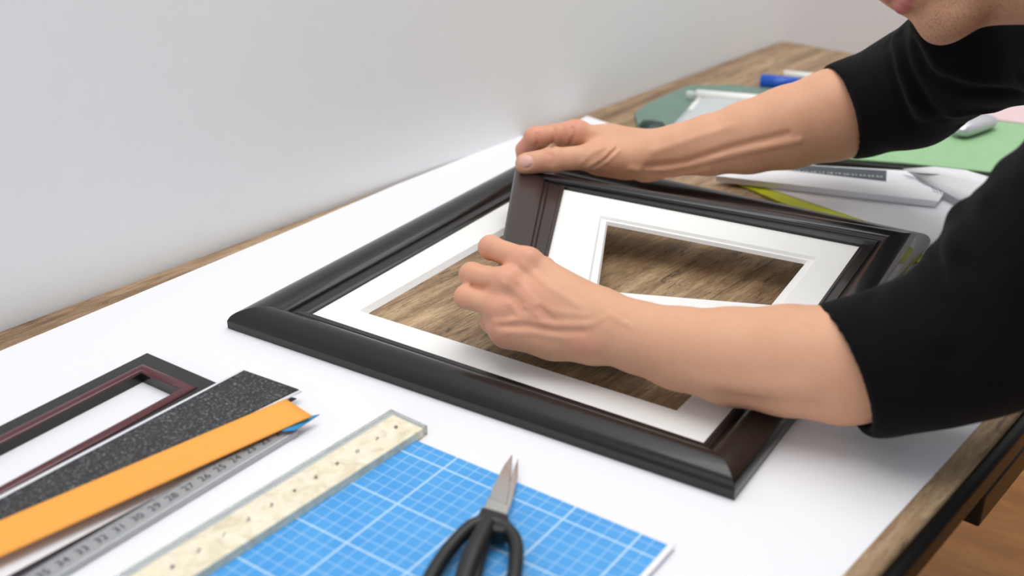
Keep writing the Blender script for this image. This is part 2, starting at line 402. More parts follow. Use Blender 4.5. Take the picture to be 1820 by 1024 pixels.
fac = math_(nt, 'MAXIMUM', math_(nt, 'MULTIPLY', fine, .42), math_(nt, 'MULTIPLY', major, .72))
nt.links.new(mixc(nt, fac, base, srgb(205, 232, 248)), b.inputs['Base Color'])
mx0 = -.10
cm = empty('cutting_mat', g0, 'blue cutting mat with white grid lines at the bottom of the table', 'cutting mat', rz=ga)
gp = [g0 - gx * .006, g1, g1 + gy * .30, g0 - gx * .006 + kd * (.30 / kd.dot(gy))]
bevel(slab('mat_surface', [Vector((p.x, p.y, TZ + .0022)) for p in gp], .0015, M_mat, cm), .0003)
gp = [g1 + gx * .0003, g1 + gx * .0045, g1 + gx * .0045 + gy * .30, g1 + gx * .0003 + gy * .30]
slab('border_strip', [Vector((p.x, p.y, TZ + .0052)) for p in gp], .0014, M_paper, cm)

# ------------------------------------------------------------------ scissors
M_blade = plain('polished_steel', srgb(205, 205, 203), .22, 60, .1, 0, metal=.9)
M_handle = plain('black_plastic', srgb(24, 26, 26), .42, 80, .2, .05)
sc = empty('scissors', P(880, 900), 'scissors with black handles lying across the blue cutting mat', 'scissors')
def poly_taper(name, px, h, th, mat):
    return bevel(slab(name, [P(u, v, h) for u, v, *_ in px], th, mat, sc), .0007, 2, 20)
def blade(name, px, hs, th):
    # px outline, with height per point (blades slope down to the tip)
    top = [P(u, v, h) for (u, v), h in zip(px, hs)]
    v, f = slab_vf(top, th); return bevel(mesh(name, v, f, M_blade, sc), .0006, 2, 20)
blade('blade', [(921, 812), (905, 858), (884, 902), (903, 914), (913, 880), (920, 845)], [.0055, .008, .010, .010, .008, .006], .0020)
blade('blade', [(911, 806), (896, 826), (878, 860), (866, 893), (898, 905), (905, 868), (909, 836)], [.008, .009, .011, .013, .013, .011, .009], .0022)
v, f = slab_vf([P(867, 882, .0150), P(907, 897, .0150), P(900, 919, .0155), P(858, 903, .0155)], .007); bevel(mesh('bolster', v, f, M_blade, sc), .0015, 3, 20)
v, f = slab_vf([P(855, 897, .0185), P(905, 912, .0185), P(900, 944, .0195), P(842, 936, .0195)], .014); bevel(mesh('pivot_block', v, f, M_handle, sc), .003, 4, 20)
def handle(px):
    pts = spline([P(u, v, h) for u, v, h, r in px], 10); rr = spline([Vector((r, 0, 0)) for *_, r in px], 10)
    v, f = tube_vf(pts, [(r.x, r.x * 1.05) for r in rr], 16); mesh('handle', v, f, M_handle, sc, smooth=True)
handle([(862, 930, .014, .006), (836, 938, .014, .0052), (800, 975, .013, .0054), (768, 1024, .013, .0056), (742, 1085, .012, .006), (745, 1130, .012, .006), (790, 1130, .012, .006), (812, 1080, .014, .0066), (828, 1024, .015, .0072), (848, 972, .016, .0072), (868, 932, .016, .006)])
handle([(872, 930, .015, .006), (895, 937, .015, .0054), (915, 962, .014, .0052), (917, 1000, .014, .0050), (908, 1060, .013, .0052), (890, 1130, .012, .0056), (860, 1150, .012, .0055), (838, 1110, .012, .005), (842, 1040, .013, .0045), (856, 980, .0145, .0045), (868, 940, .015, .005)])

# ------------------------------------------------------------------ right-hand background
M_lime = plain('lime_board', srgb(206, 214, 14), .6, 60, .04)
tag(slab('lime_folder', [P(1283, 313, .003), P(1420, 300, .003), P(1760, 330, .003), P(1720, 470, .003), P(1660, 478, .003)], .0022, M_lime), 'lime yellow folder under the white drawing sheet behind the frames', 'folder')
tag(slab('drawing_sheet', [P(1302, 313, .0042), P(1430, 297, .0042), P(1850, 330, .0042), P(1830, 470, .0042), P(1700, 452, .0042), P(1630, 452, .0042), P(1610, 416, .0042)], .0009, M_paper), 'plain white drawing sheet covering the lime folder', 'paper')
# white booklet with a printed black scale
bk = [P(1268, 312, .013), P(1345, 288, .013), P(1700, 308, .013), P(1668, 358, .013)]
bkt = empty('booklet', flat(sum(bk, Vector()) / 4), 'white booklet with a black printed scale lying on the drawing sheet', 'booklet')
bevel(slab('cover', bk, .0018, M_paper, bkt), .0004)
slab('pages', [p - Z * .0019 for p in [bk[0].lerp(bk[2], .012), bk[1].lerp(bk[3], .012), bk[2].lerp(bk[0], .012), bk[3].lerp(bk[1], .012)]], .0060, M_paper, bkt)
M_scale = plain('slate_print', srgb(66, 74, 82), .6, 90, .1)
slab('printed_scale', [P(1330, 294, .0135), P(1345, 288, .0135), P(1576, 303, .0135), P(1575, 322, .0135)], .0004, M_scale, bkt)
parts = []
a0_, a1_ = P(1352, 299, .0138), P(1570, 314.5, .0138); dd = (a1_ - a0_).normalized(); dn = Vector((-dd.y, dd.x, 0))
for k in range(15):
    parts.append(text_vf(str(10 + k), .0085, a0_.lerp(a1_, (k + .5) / 15), dd, dn))
M_white_ink = plain('white_ink', srgb(215, 218, 220), .6)
v, f = join(parts); mesh('printed_numbers', v, f, M_white_ink, bkt)
# small printed lines
parts = []
for k in range(5):
    a_ = P(1650 + k * 6, 322 + (k % 2) * 3, .0132); b_ = P(1662 + k * 6, 342 + (k % 3) * 2, .0132)
    v, f = box_vf((a_ + b_) / 2, (b_ - a_).normalized(), Vector((-(b_ - a_).y, (b_ - a_).x, 0)).normalized(), Z, (b_ - a_).length / 2, .0007, .0001); parts.append((v, f))
v, f = join(parts); M_greyink = plain('grey_ink', srgb(170, 172, 178), .7); mesh('printed_lines', v, f, M_greyink, bkt)
# folded paper
fp = [[(1604, 300, .020), (1660, 296, .030), (1716, 302, .030), (1760, 315, .022), (1800, 335, .016)],
      [(1615, 306, .020), (1672, 310, .026), (1725, 322, .026), (1768, 335, .020), (1800, 345, .014)],
      [(1622, 311, .016), (1672, 325, .020), (1712, 338, .018), (1745, 350, .015), (1790, 362, .014)],
      [(1640, 325, .0145), (1668, 336, .0145), (1700, 352, .0145), (1730, 366, .0145), (1780, 385, .010)]]
V = [P(*p) for r in fp for p in r]; Fc = [[i * 5 + j, i * 5 + j + 1, (i + 1) * 5 + j + 1, (i + 1) * 5 + j] for i in range(3) for j in range(4)]
o = mesh('folded_paper', V, Fc, M_paper, smooth=True); md = o.modifiers.new('thick', 'SOLIDIFY'); md.thickness = .0005
tag(o, 'crumpled white paper resting over the booklet end by the green board', 'paper')
# green boards
M_green = plain('green_board', srgb(150, 192, 144), .6, 40, .1)
M_dkgreen = plain('dark_board', srgb(30, 34, 28), .6, 40, .1)
tag(slab('dark_board', [P(1450, 284, .010), P(1789, 316, .010), P(2000, 335, .010), P(2000, 240, .010), P(1500, 200, .010)], .0095, M_dkgreen), 'dark board lying beneath the light green board', 'board')
tag(bevel(slab('green_board', [P(1440, 276, .0135), P(1607, 289, .0135), P(1800, 309, .0135), P(2000, 326, .0135), P(2060, 240, .0135), P(1820, 220, .0135), P(1600, 196, .0135), P(1480, 190, .0135)], .003, M_green), .0008), 'light green board with pale scuffs at the right of the table', 'board')
M_pink = plain('pink_paper', srgb(226, 200, 202), .7, 60, .03)
tag(slab('pink_paper', [P(1640, 196, .004), P(1830, 220, .004), P(2000, 225, .004), P(2000, 170, .004), P(1700, 165, .004)], .003, M_pink), 'pale pink paper behind the green board below the far shoulder', 'paper')
# silver gadget on the green board
M_silver = plain('silver_plastic', srgb(200, 200, 206), .18, 40, .05, 0, metal=.4)
ga_ = P(1700, 234, .024); gb_ = P(1764, 212, .024); pts = [ga_.lerp(gb_, t) for t in (0, .04, .12, .3, .6, .85, .96, 1)]
v, f = tube_vf(pts, [(.002, .002), (.010, .006), (.014, .0095), (.015, .0105), (.015, .0105), (.014, .0095), (.010, .006), (.002, .002)], 20)
gd = empty('silver_case', P(1730, 226, .0136), 'small glossy silver case resting on the light green board', 'case')
mesh('body', v, f, M_silver, gd, smooth=True)
bevel(slab('base_plate', [P(1686, 233, .0155), P(1702, 243, .0155), P(1762, 226, .0155), P(1750, 214, .0155)], .0018, M_silver, gd), .0006)

# far end: dark green mat, plastic bag, tube, marker
M_forest = plain('forest_mat', srgb(112, 138, 126), .5, 12, .22)
fm = tag(bevel(slab('green_mat', [P(1128, 200, .006), P(1150, 183, .006), P(1222, 151, .006), P(1300, 150, .006), P(1420, 160, .006), P(1500, 185, .006), P(1420, 240, .006), P(1220, 244, .006), P(1135, 230, .006)], .005, M_forest), .002), 'dark green mat lying at the far end of the table', 'mat')
M_deep = plain('deep_green_rubber', srgb(26, 52, 44), .35, 20, .1)
pts = [P(1136, 226, .012), P(1142, 225, .013), P(1158, 226, .013), P(1176, 228, .012), P(1186, 232, .009)]
v, f = tube_vf(pts, [(.006, .004), (.016, .008), (.018, .009), (.015, .008), (.004, .003)], 18); tag(mesh('rubber_block', v, f, M_deep, smooth=True), 'dark green rounded block on the near corner of the dark green mat', 'block')
m, nt, b = new_mat('plastic_film', (.86, .89, .92, 1), .25); M_film = m
b.inputs['Alpha'].default_value = .55; b.inputs['Roughness'].default_value = .3
g = [[(1240, 168, .012), (1290, 172, .018), (1350, 180, .014), (1420, 186, .012)],
     [(1225, 190, .012), (1280, 194, .026), (1340, 200, .018), (1420, 205, .013)],
     [(1205, 212, .012), (1260, 216, .016), (1330, 218, .024), (1420, 222, .013)],
     [(1188, 226, .0085), (1250, 232, .010), (1320, 236, .010), (1420, 240, .0085)]]
V = [P(*p) for r in g for p in r]; Fc = [[i * 4 + j, i * 4 + j + 1, (i + 1) * 4 + j + 1, (i + 1) * 4 + j] for i in range(3) for j in range(3)]
o = mesh('plastic_bag', V, Fc, M_film, smooth=True); md = o.modifiers.new('sub', 'SUBSURF'); md.levels = 2; md.render_levels = 2
md = o.modifiers.new('thick', 'SOLIDIFY'); md.thickness = .0015
tag(o, 'crumpled clear plastic bag on the dark green mat behind the forearm', 'bag')
M_whitepl = plain('white_plastic', srgb(240, 240, 236), .35)
v, f = tube_vf([P(1236, 168, .016), P(1238, 168, .016), P(1380, 180, .016), P(1382, 180, .016)], [(.004, .004), (.0075, .0075), (.0075, .0075), (.004, .004)], 20)
tube = empty('plastic_tube', P(1300, 173, .0065), 'white plastic tube lying across the dark green mat', 'tube')
mesh('barrel', v, f, M_whitepl, tube, smooth=True)
v, f = tube_vf([P(1219, 166.6, .016), P(1222, 166.8, .016), P(1235.5, 168, .016)], [(.003, .003), (.005, .005), (.005, .005)], 16); mesh('nozzle', v, f, M_film, tube, smooth=True)
v, f = tube_vf([P(1226, 197, .0125), P(1243, 176, .0125)], .0038, 12); tag(mesh('paper_roll', v, f, M_whitepl, smooth=True), 'short thin white stick at the edge of the plastic bag', 'stick')
M_bluepl = plain('blue_plastic', srgb(20, 82, 190), .3)
mk = empty('marker_pen', P(1390, 152, 0), 'blue marker pen lying past the dark green mat', 'marker')
v, f = tube_vf([P(1352, 144, .012), P(1354, 144.2, .012), P(1428, 152, .012)], [(.009, .009), (.0112, .0112), (.0112, .0112)], 24); mesh('cap', v, f, M_bluepl, mk, smooth=True)
v, f = tube_vf([P(1428.5, 152, .012), P(1500, 160, .012), P(1502, 160.2, .012)], [(.0095, .0095), (.0095, .0095), (.007, .007)], 24); mesh('barrel', v, f, M_whitepl, mk, smooth=True)
v, f = tube_vf([P(1392, 132, .007), P(1394, 132, .007), P(1470, 139, .007), P(1472, 139, .007)], [(.003, .003), (.0062, .0062), (.0062, .0062), (.003, .003)], 18); tag(mesh('white_stick', v, f, M_whitepl, smooth=True), 'white plastic stick just behind the blue marker pen', 'stick')
tag(slab('paper_sheet', [P(1043, 206, .002), P(1118, 231, .002), P(1060, 262, .002), P(985, 236, .002)], .0014, M_paper), 'small white sheet corner showing behind the right hand', 'paper')

# ================================================================== SDF modelling
class Vol:
    def __init__(s, lo, hi, vs):
        s.lo = np.array(lo, float); s.vs = vs; s.n = np.ceil((np.array(hi) - s.lo) / vs).astype(int) + 1
        s.ax = [s.lo[i] + vs * np.arange(s.n[i]) for i in range(3)]
        s.d = np.full(tuple(s.n), .3, np.float32)
    def reg(s, lo, hi):
        i0 = np.clip(np.floor((np.array(lo) - s.lo) / s.vs).astype(int), 0, s.n); i1 = np.clip(np.ceil((np.array(hi) - s.lo) / s.vs).astype(int) + 1, 0, s.n)
        if (i1 <= i0).any(): return None
        sl = tuple(slice(a, b) for a, b in zip(i0, i1))
        X = s.ax[0][sl[0]][:, None, None].astype(np.float32); Y = s.ax[1][sl[1]][None, :, None].astype(np.float32); Zz = s.ax[2][sl[2]][None, None, :].astype(np.float32)
        return sl, X, Y, Zz
    @staticmethod
    def smin(a, b, k):
        if k <= 0: return np.minimum(a, b)
        h = np.clip(.5 + .5 * (b - a) / k, 0, 1); return b + (a - b) * h - k * h * (1 - h)
    def seg(s, X, Y, Zz, a, b, ra, rb, sc=None):
        a = np.array(a, np.float32); b = np.array(b, np.float32); ba = b - a; L = max(float(ba @ ba), 1e-12)
        t = np.clip(((X - a[0]) * ba[0] + (Y - a[1]) * ba[1] + (Zz - a[2]) * ba[2]) / L, 0, 1)
        dx = X - a[0] - ba[0] * t; dy = Y - a[1] - ba[1] * t; dz = Zz - a[2] - ba[2] * t
        d2 = dx * dx + dy * dy + dz * dz
        if sc is not None:      # flatten: (unit direction, factor)
            n, fct = sc; q_ = dx * n[0] + dy * n[1] + dz * n[2]; d2 = d2 + q_ * q_ * (fct * fct - 1)
        return np.sqrt(np.maximum(d2, 0)) - (ra + (rb - ra) * t)
    def cap(s, a, b, ra, rb=None, k=.008, sc=None, sub=False):
        rb = ra if rb is None else rb; m = max(ra, rb) + k + .012
        a = np.array(a); b = np.array(b); r = s.reg(np.minimum(a, b) - m, np.maximum(a, b) + m)
        if r is None: return
        sl, X, Y, Zz = r; q_ = s.seg(X, Y, Zz, a, b, ra, rb, sc)
        s.d[sl] = -s.smin(-s.d[sl], q_, k) if sub else s.smin(s.d[sl], q_, k)
    def ell(s, c, axes, rad, k=.008, sub=False):
        c = np.array(c); m = max(rad) + k + .012; r = s.reg(c - m, c + m)
        if r is None: return
        sl, X, Y, Zz = r; x, y, z = X - c[0], Y - c[1], Zz - c[2]; k0 = 0; k1 = 0
        for A, R_ in zip(axes, rad):
            p = x * A[0] + y * A[1] + z * A[2]; k0 = k0 + (p / R_) ** 2; k1 = k1 + (p / (R_ * R_)) ** 2
        k0 = np.sqrt(k0); k1 = np.sqrt(k1) + 1e-9; q_ = k0 * (k0 - 1) / k1
        s.d[sl] = -s.smin(-s.d[sl], q_.astype(np.float32), k) if sub else s.smin(s.d[sl], q_.astype(np.float32), k)
    def ridge(s, pts, w, amp):
        pts = [np.array(p) for p in pts if p is not None]
        if len(pts) < 2: return
        m = 3 * w + .004; lo = np.min(pts, 0) - m; hi = np.max(pts, 0) + m; r = s.reg(lo, hi)
        if r is None: return
        sl, X, Y, Zz = r; best = None
        for a, b in zip(pts[:-1], pts[1:]):
            q_ = s.seg(X, Y, Zz, a, b, 0, 0); best = q_ if best is None else np.minimum(best, q_)
        s.d[sl] -= (amp * np.exp(-(best / w) ** 2)).astype(np.float32)
    def cut(s, p, n, k=.0015):   # remove the side n points to
        p = np.array(p); n = np.array(n); X, Y, Zz = s.ax[0][:, None, None], s.ax[1][None, :, None], s.ax[2][None, None, :]
        q_ = ((X - p[0]) * n[0] + (Y - p[1]) * n[1] + (Zz - p[2]) * n[2]).astype(np.float32)
        s.d = -s.smin(-s.d, -q_, k)
    def val(s, p):
        g = (np.array(p) - s.lo) / s.vs
        if (g < 0).any() or (g >= s.n - 1).any(): return .3
        i = g.astype(int); f = g - i; d = s.d; r = 0
        for a in (0, 1):
            for b in (0, 1):
                for c in (0, 1):
                    r += d[i[0] + a, i[1] + b, i[2] + c] * (f[0] if a else 1 - f[0]) * (f[1] if b else 1 - f[1]) * (f[2] if c else 1 - f[2])
        return r
    def snap(s, u, v, d0, d1):
        dep = d0; prev = None
        while dep < d1:
            p = D(u, v, dep); x = s.val(p)
            if x < 0: return p
            dep += .0012
        return None
    def line(s, px, d0, d1, n=5):
        out = []
        for a, b in zip(px[:-1], px[1:]):
            for k in range(n):
                t = k / n; p = s.snap(a[0] + (b[0] - a[0]) * t, a[1] + (b[1] - a[1]) * t, d0, d1)
                if p is not None: out.append(p)
        p = s.snap(px[-1][0], px[-1][1], d0, d1)
        if p is not None: out.append(p)
        return out
    def surf(s, it=2):
        d = s.d; sg = d < 0; nx, ny, nz = s.n - 1
        cnt = np.zeros((nx, ny, nz), np.uint8)
        for a in (0, 1):
            for b in (0, 1):
                for c in (0, 1): cnt += sg[a:nx + a, b:ny + b, c:nz + c]
        act = (cnt > 0) & (cnt < 8); I, J, K = np.nonzero(act); n = len(I)
        idx = np.full((nx, ny, nz), -1, np.int64); idx[I, J, K] = np.arange(n)
        acc = np.zeros((n, 3)); num = np.zeros(n); cs = [(a, b, c) for a in (0, 1) for b in (0, 1) for c in (0, 1)]
        for p in cs:
            for ax in range(3):
                if p[ax]: continue
                q_ = list(p); q_[ax] = 1
                dp = d[I + p[0], J + p[1], K + p[2]]; dq = d[I + q_[0], J + q_[1], K + q_[2]]
                mk = (dp < 0) != (dq < 0); t = np.where(mk, dp / np.where(mk, dp - dq, 1), 0)
                pos = np.tile(np.array(p, float), (n, 1)); pos[:, ax] += t
                acc += pos * mk[:, None]; num += mk
        V = (acc / num[:, None] + np.stack([I, J, K], 1)) * s.vs + s.lo
        Q = []
        for ax in range(3):
            o1, o2 = [(1, 2), (2, 0), (0, 1)][ax]
            sl0 = [slice(1, s.n[i] - 1) for i in range(3)]; sl1 = list(sl0)
            sl0[ax] = slice(0, s.n[ax] - 1); sl1[ax] = slice(1, s.n[ax])
            a = sg[tuple(sl0)]; b = sg[tuple(sl1)]; st = [1, 1, 1]; st[ax] = 0
            for flip, mk in ((0, a & ~b), (1, ~a & b)):
                e = np.stack(np.nonzero(mk), 1) + np.array(st)
                if not len(e): continue
                def at(x, y):
                    g = e.copy(); g[:, o1] -= x; g[:, o2] -= y; return idx[g[:, 0], g[:, 1], g[:, 2]]
                q_ = np.stack([at(1, 1), at(0, 1), at(0, 0), at(1, 0)], 1)
                Q.append(q_[:, ::-1] if flip else q_)
        Q = np.concatenate(Q); Q = Q[(Q >= 0).all(1)]
        # light relax
        for _ in range(it):
            sm = np.zeros_like(V); ct = np.zeros(len(V))
            for k in range(4):
                np.add.at(sm, Q[:, k], V[Q[:, (k + 1) % 4]]); np.add.at(ct, Q[:, k], 1)
                np.add.at(sm, Q[:, k], V[Q[:, (k - 1) % 4]]); np.add.at(ct, Q[:, k], 1)
            V = V * .5 + .5 * sm / np.maximum(ct, 1)[:, None]
        return V, Q
def np_mesh(name, pieces, mat, parent, tints=None):
    V = []; Q = []; b = 0
    for v, q_ in pieces: V.append(v); Q.append(q_ + b); b += len(v)
    V = np.concatenate(V); Q = np.concatenate(Q); me = bpy.data.meshes.new(name)
    W = V - np.array(parent.location)
    me.vertices.add(len(V)); me.vertices.foreach_set('co', W.ravel()); me.loops.add(Q.size); me.loops.foreach_set('vertex_index', Q.ravel().astype(np.int32))
    me.polygons.add(len(Q)); me.polygons.foreach_set('loop_start', np.arange(0, Q.size, 4, dtype=np.int32)); me.update(calc_edges=True)
    me.polygons.foreach_set('use_smooth', np.ones(len(Q), bool)); me.materials.append(mat)
    if tints is not None:
        col = np.zeros((len(V), 4), np.float32)
        for p, r, ch, a in tints:
            if p is None: continue
            dd = np.linalg.norm(V - np.array(p), axis=1); col[:, ch] = np.maximum(col[:, ch], a * np.exp(-(dd / r) ** 2))
        at = me.attributes.new('tint', 'FLOAT_COLOR', 'POINT'); at.data.foreach_set('color', col.ravel())
    o = bpy.data.objects.new(name, me); C.objects.link(o); o.parent = parent
    return o
nbx = tuple(np.array(x) for x in ((1, 0, 0), (0, 1, 0), (0, 0, 1)))
tints = []      # (point, radius, channel, amount)   0 red, 1 nail, 2 stubble, 3 lips

# ---------------------------------------------------------------- near hand (left hand)
def X3(*a): return Vector((a[0], a[1], TZ + a[2]))
Wn = D(1075, 580, .943)
nm = {'i': D(938, 466, .966), 'm': D(900, 502, .958), 'r': D(892, 548, .955), 'p': D(900, 584, .956)}
def curl(u, v, dep, a, b): return [D(u, v, dep), D(u + a[0], v + a[1], dep + a[2]), D(u + b[0], v + b[1], dep + b[2])]
np_ = {'i': curl(872, 440, .986, (6, 4, .022), (24, 10, .034)), 'm': curl(838, 488, .978, (8, 6, .020), (30, 8, .032)),
       'r': curl(828, 528, .970, (10, 6, .020), (34, 6, .030)), 'p': curl(873, 573, .972, (8, 8, .016), (26, 8, .026))}
rad = {'i': (.0108, .0098, .0090, .0080), 'm': (.0108, .0098, .0092, .0082), 'r': (.0102, .0092, .0086, .0076), 'p': (.0096, .0084, .0078, .0068)}
el_n = D(1745, 600, .83)
allp = [Wn, el_n] + list(nm.values()) + [p for l in np_.values() for p in l]
lo = np.min([np.array(p) for p in allp], 0) - .05; hi = np.array([.315, 0, 0]) ; hi = np.maximum(np.max([np.array(p) for p in allp], 0) + .05, hi); hi[0] = .335; hi[2] = TZ + .15
V1 = Vol(lo, hi, .0014)
up_n = (Wn - nm['m']).cross(nm['p'] - nm['i']).normalized()
if up_n.z < 0: up_n = -up_n
# palm: metacarpals and fill
for key, off in (('i', -.012), ('m', -.004), ('r', .004), ('p', .012)):
    across = (nm['p'] - nm['i']).normalized()
    base = Wn + across * off * 1.1 + (nm['m'] - Wn).normalized() * .012
    V1.cap(base - up_n * .004, nm[key] - up_n * .003, .0150, .0118, k=.014)
for a, b in (('i', 'm'), ('m', 'r'), ('r', 'p')):
    V1.cap(nm[a] - up_n * .005, nm[b] - up_n * .005, .0095, .0095, k=.008)
V1.cap(Wn - up_n * .010, nm['r'] - up_n * .014, .016, .010, k=.012)
V1.cap(Wn + (nm['p'] - Wn) * .15 - up_n * .006, nm['p'] - up_n * .008, .0165, .0115, k=.012)
# forearm
fa = [(Wn, .0265), (D(1135, 600, .930), .0275), (D(1210, 620, .917), .0318), (D(1300, 634, .900), .0372), (D(1400, 641, .884), .0415), (D(1500, 648, .868), .0440), (D(1640, 634, .848), .0440), (el_n, .044)]
for (a, ra), (b, rb) in zip(fa[:-1], fa[1:]):
    V1.cap(a, b, ra, rb, k=.012, sc=(np.array(FWD), 1.12))
V1.cap(Wn, (Wn + nm['m']) / 2, .0245, .0190, k=.016, sc=(np.array(up_n), 1.25))
V1.cap(D(985, 604, .955), D(1050, 606, .946), .0150, .0175, k=.014)
V1.cap(D(905, 588, .960), D(985, 604, .955), .0125, .0150, k=.010)
# thumb (beyond the palm, gripping the rail's inner edge)
tn = [Wn + Vector((-.012, .018, -.002)), D(1000, 512, .985) - up_n * .010, D(965, 480, 1.00), D(930, 462, 1.005)]
for a, b, ra, rb in ((0, 1, .015, .0135), (1, 2, .0125, .0105), (2, 3, .0105, .0085)): V1.cap(tn[a], tn[b], ra, rb, k=.008)
# fingers
for key in 'imrp':
    ch = [nm[key]] + np_[key]; rr = rad[key]
    for i in range(3):
        V1.cap(ch[i], ch[i + 1], rr[i] * (1.0 if i else 1.08), rr[i + 1], k=.0035 if i else .006)
    V1.ell(ch[1], nbx, (rr[1] * 1.06,) * 3, k=.003)
# knuckle relief and veins, laid on the skin
for (u, v), a in (((932, 452), .0016), ((893, 492), .0018), ((880, 545), .0016), ((882, 583), .0014)):
    p = V1.snap(u, v, .85, 1.1)
    if p is not None: V1.ridge([p, p + Vector((.004, .001, 0))], .009, a); tints.append((p, .016, 0, .35))
def veins(Vv, lst, d0, d1):
    for px, w, a in lst: Vv.ridge(Vv.line(px, d0, d1), w, a * 1.55)
veins(V1, [([(880, 572), (935, 568), (985, 578), (1050, 577)], .0022, .0016), ([(905, 540), (922, 560), (950, 562)], .0018, .0012),
           ([(935, 545), (955, 560), (965, 575)], .0018, .0014), ([(920, 500), (955, 540), (990, 555), (1040, 560)], .0024, .0008),
           ([(930, 470), (975, 510), (1030, 545)], .0030, .0008), ([(895, 592), (950, 592), (1010, 602)], .0024, .0010),
           ([(1050, 577), (1085, 560), (1120, 580)], .0022, .0007), ([(895, 503), (925, 522), (950, 545)], .0028, .0012)], .85, 1.1)
veins(V1, [([(890, 580), (935, 578), (985, 588), (1040, 590)], .0022, -.0011), ([(960, 545), (975, 562), (985, 568)], .0018, -.0010),
           ([(1280, 700), (1360, 715), (1450, 722)], .006, -.0018), ([(1200, 675), (1300, 690), (1420, 690)], .009, .0014)], .80, 1.1)
for px, w, a in (([(853, 473), (868, 478), (880, 472)], .0020, -.002), ([(840, 508), (856, 511), (870, 508)], .0020, -.002)): V1.ridge(V1.line(px, .85, 1.1), w, a)
bumpn = V1.snap(1035, 612, .8, 1.1)
if bumpn is not None: V1.ridge([bumpn, bumpn + Vector((.003, 0, 0))], .010, .0018); tints.append((bumpn, .014, 0, .55))
for key in 'imrp':
    tints.append((np_[key][0], .013, 0, .5)); tints.append((np_[key][2], .012, 0, .6))
for u, v in ((905, 480), (880, 530), (930, 520), (960, 560), (915, 545)): tints.append((V1.snap(u, v, .85, 1.1), .018, 0, .35))
pieces = [V1.surf()]

# ---------------------------------------------------------------- far hand (right hand)
Wf = D(1152, 276, 1.318)
fmc = {'i': D(1028, 232, 1.296), 'm': D(1022, 231, 1.318), 'r': D(1030, 233, 1.340), 'p': D(1046, 239, 1.358)}
fph = {'i': [D(950, 244, 1.300), D(932, 266, 1.316), D(931, 287, 1.332)],
       'm': [D(952, 242, 1.330), D(938, 262, 1.348), D(940, 280, 1.356)],
       'r': [D(970, 243, 1.354), D(956, 260, 1.372), D(958, 275, 1.378)],
       'p': [D(1004, 246, 1.374), D(990, 262, 1.388), D(990, 274, 1.392)]}
el_f = D(1570, 176, 1.29)
allp = [Wf, el_f] + list(fmc.values()) + [p for l in fph.values() for p in l]
lo = np.min([np.array(p) for p in allp], 0) - .05; hi = np.max([np.array(p) for p in allp], 0) + .055; hi[0] = .40; lo[1] -= .045; hi[2] += .01
V2 = Vol(lo, hi, .0014)
across = (fmc['p'] - fmc['i']).normalized()
up_f = (fmc['m'] - Wf).cross(across).normalized()
if up_f.z < 0: up_f = -up_f
for key, off in (('i', -.012), ('m', -.004), ('r', .005), ('p', .013)):
    base = Wf + across * off * 1.2 + (fmc['m'] - Wf).normalized() * .008
    V2.cap(base - up_f * .002, fmc[key] - up_f * .002, .0165, .0125, k=.013)
for a, b in (('i', 'm'), ('m', 'r'), ('r', 'p')): V2.cap(fmc[a] - up_f * .005, fmc[b] - up_f * .005, .0105, .0105, k=.008)
V2.cap(Wf - up_f * .008, fmc['m'] - up_f * .016, .019, .011, k=.012)
fa = [(Wf, .0262), (D(1205, 266, 1.312), .0275), (D(1260, 258, 1.308), .0330), (D(1330, 244, 1.303), .0400), (D(1400, 227, 1.298), .0455), (D(1480, 205, 1.294), .0500), (el_f, .050)]
for (a, ra), (b, rb) in zip(fa[:-1], fa[1:]): V2.cap(a, b, ra, rb, k=.012, sc=(np.array(FWD), 1.08))
V2.cap(Wf, (Wf + fmc['m']) / 2, .0250, .020, k=.016)
rad2 = {'i': (.0120, .0108, .0100, .0088), 'm': (.0115, .0104, .0096, .0084), 'r': (.0108, .0096, .0088, .0078), 'p': (.0098, .0086, .0078, .007)}
for key in 'pmri':
    ch = [fmc[key]] + fph[key]; rr = rad2[key]
    for i in range(3): V2.cap(ch[i], ch[i + 1], rr[i], rr[i + 1], k=.003 if i else .005)
    V2.ell(ch[1], nbx, (rr[1] * 1.07,) * 3, k=.003)
# thumb: thenar, metacarpal, phalanges
th = [D(1118, 286, 1.296), D(1052, 279, 1.272), D(982, 284, 1.262), D(935, 291, 1.262)]
V2.cap(th[0], th[1], .0205, .0150, k=.014)
V2.cap(D(1100, 284, 1.30), D(1062, 284, 1.285), .0195, .0165, k=.012)
V2.cap(th[1], th[2], .0140, .0128, k=.007)
V2.cap(th[2], th[3], .0134, .0122, k=.004)
V2.ell(th[2], nbx, (.0142, .0142, .0142), k=.004)
veins(V2, [([(1045, 297), (1070, 282), (1090, 262)], .0024, .0016), ([(1058, 300), (1082, 285), (1100, 268)], .0020, .0012), ([(1030, 292), (1052, 272), (1075, 262)], .0020, .0010),
           ([(1052, 298), (1076, 283), (1096, 264)], .0018, -.0014), ([(1120, 300), (1150, 306), (1200, 300), (1300, 275), (1420, 250)], .0035, .0022),
           ([(1150, 296), (1220, 288), (1300, 262), (1400, 238)], .0035, -.0022), ([(1150, 315), (1200, 312), (1260, 300)], .0030, .0014),
           ([(1140, 306), (1180, 309), (1240, 298)], .0026, -.0022), ([(1160, 270), (1220, 250), (1300, 225)], .005, .0010),
           ([(983, 226), (985, 245), (980, 262)], .0020, -.0022), ([(955, 238), (957, 250), (953, 262)], .0018, -.0016), ([(1006, 222), (1012, 240), (1005, 256)], .0024, .0016),
           ([(1016, 228), (1020, 244), (1012, 258)], .0018, -.0014), ([(978, 273), (984, 281), (982, 292)], .0016, -.0008), ([(972, 273), (977, 281), (976, 292)], .0012, -.0006)], 1.1, 1.5)
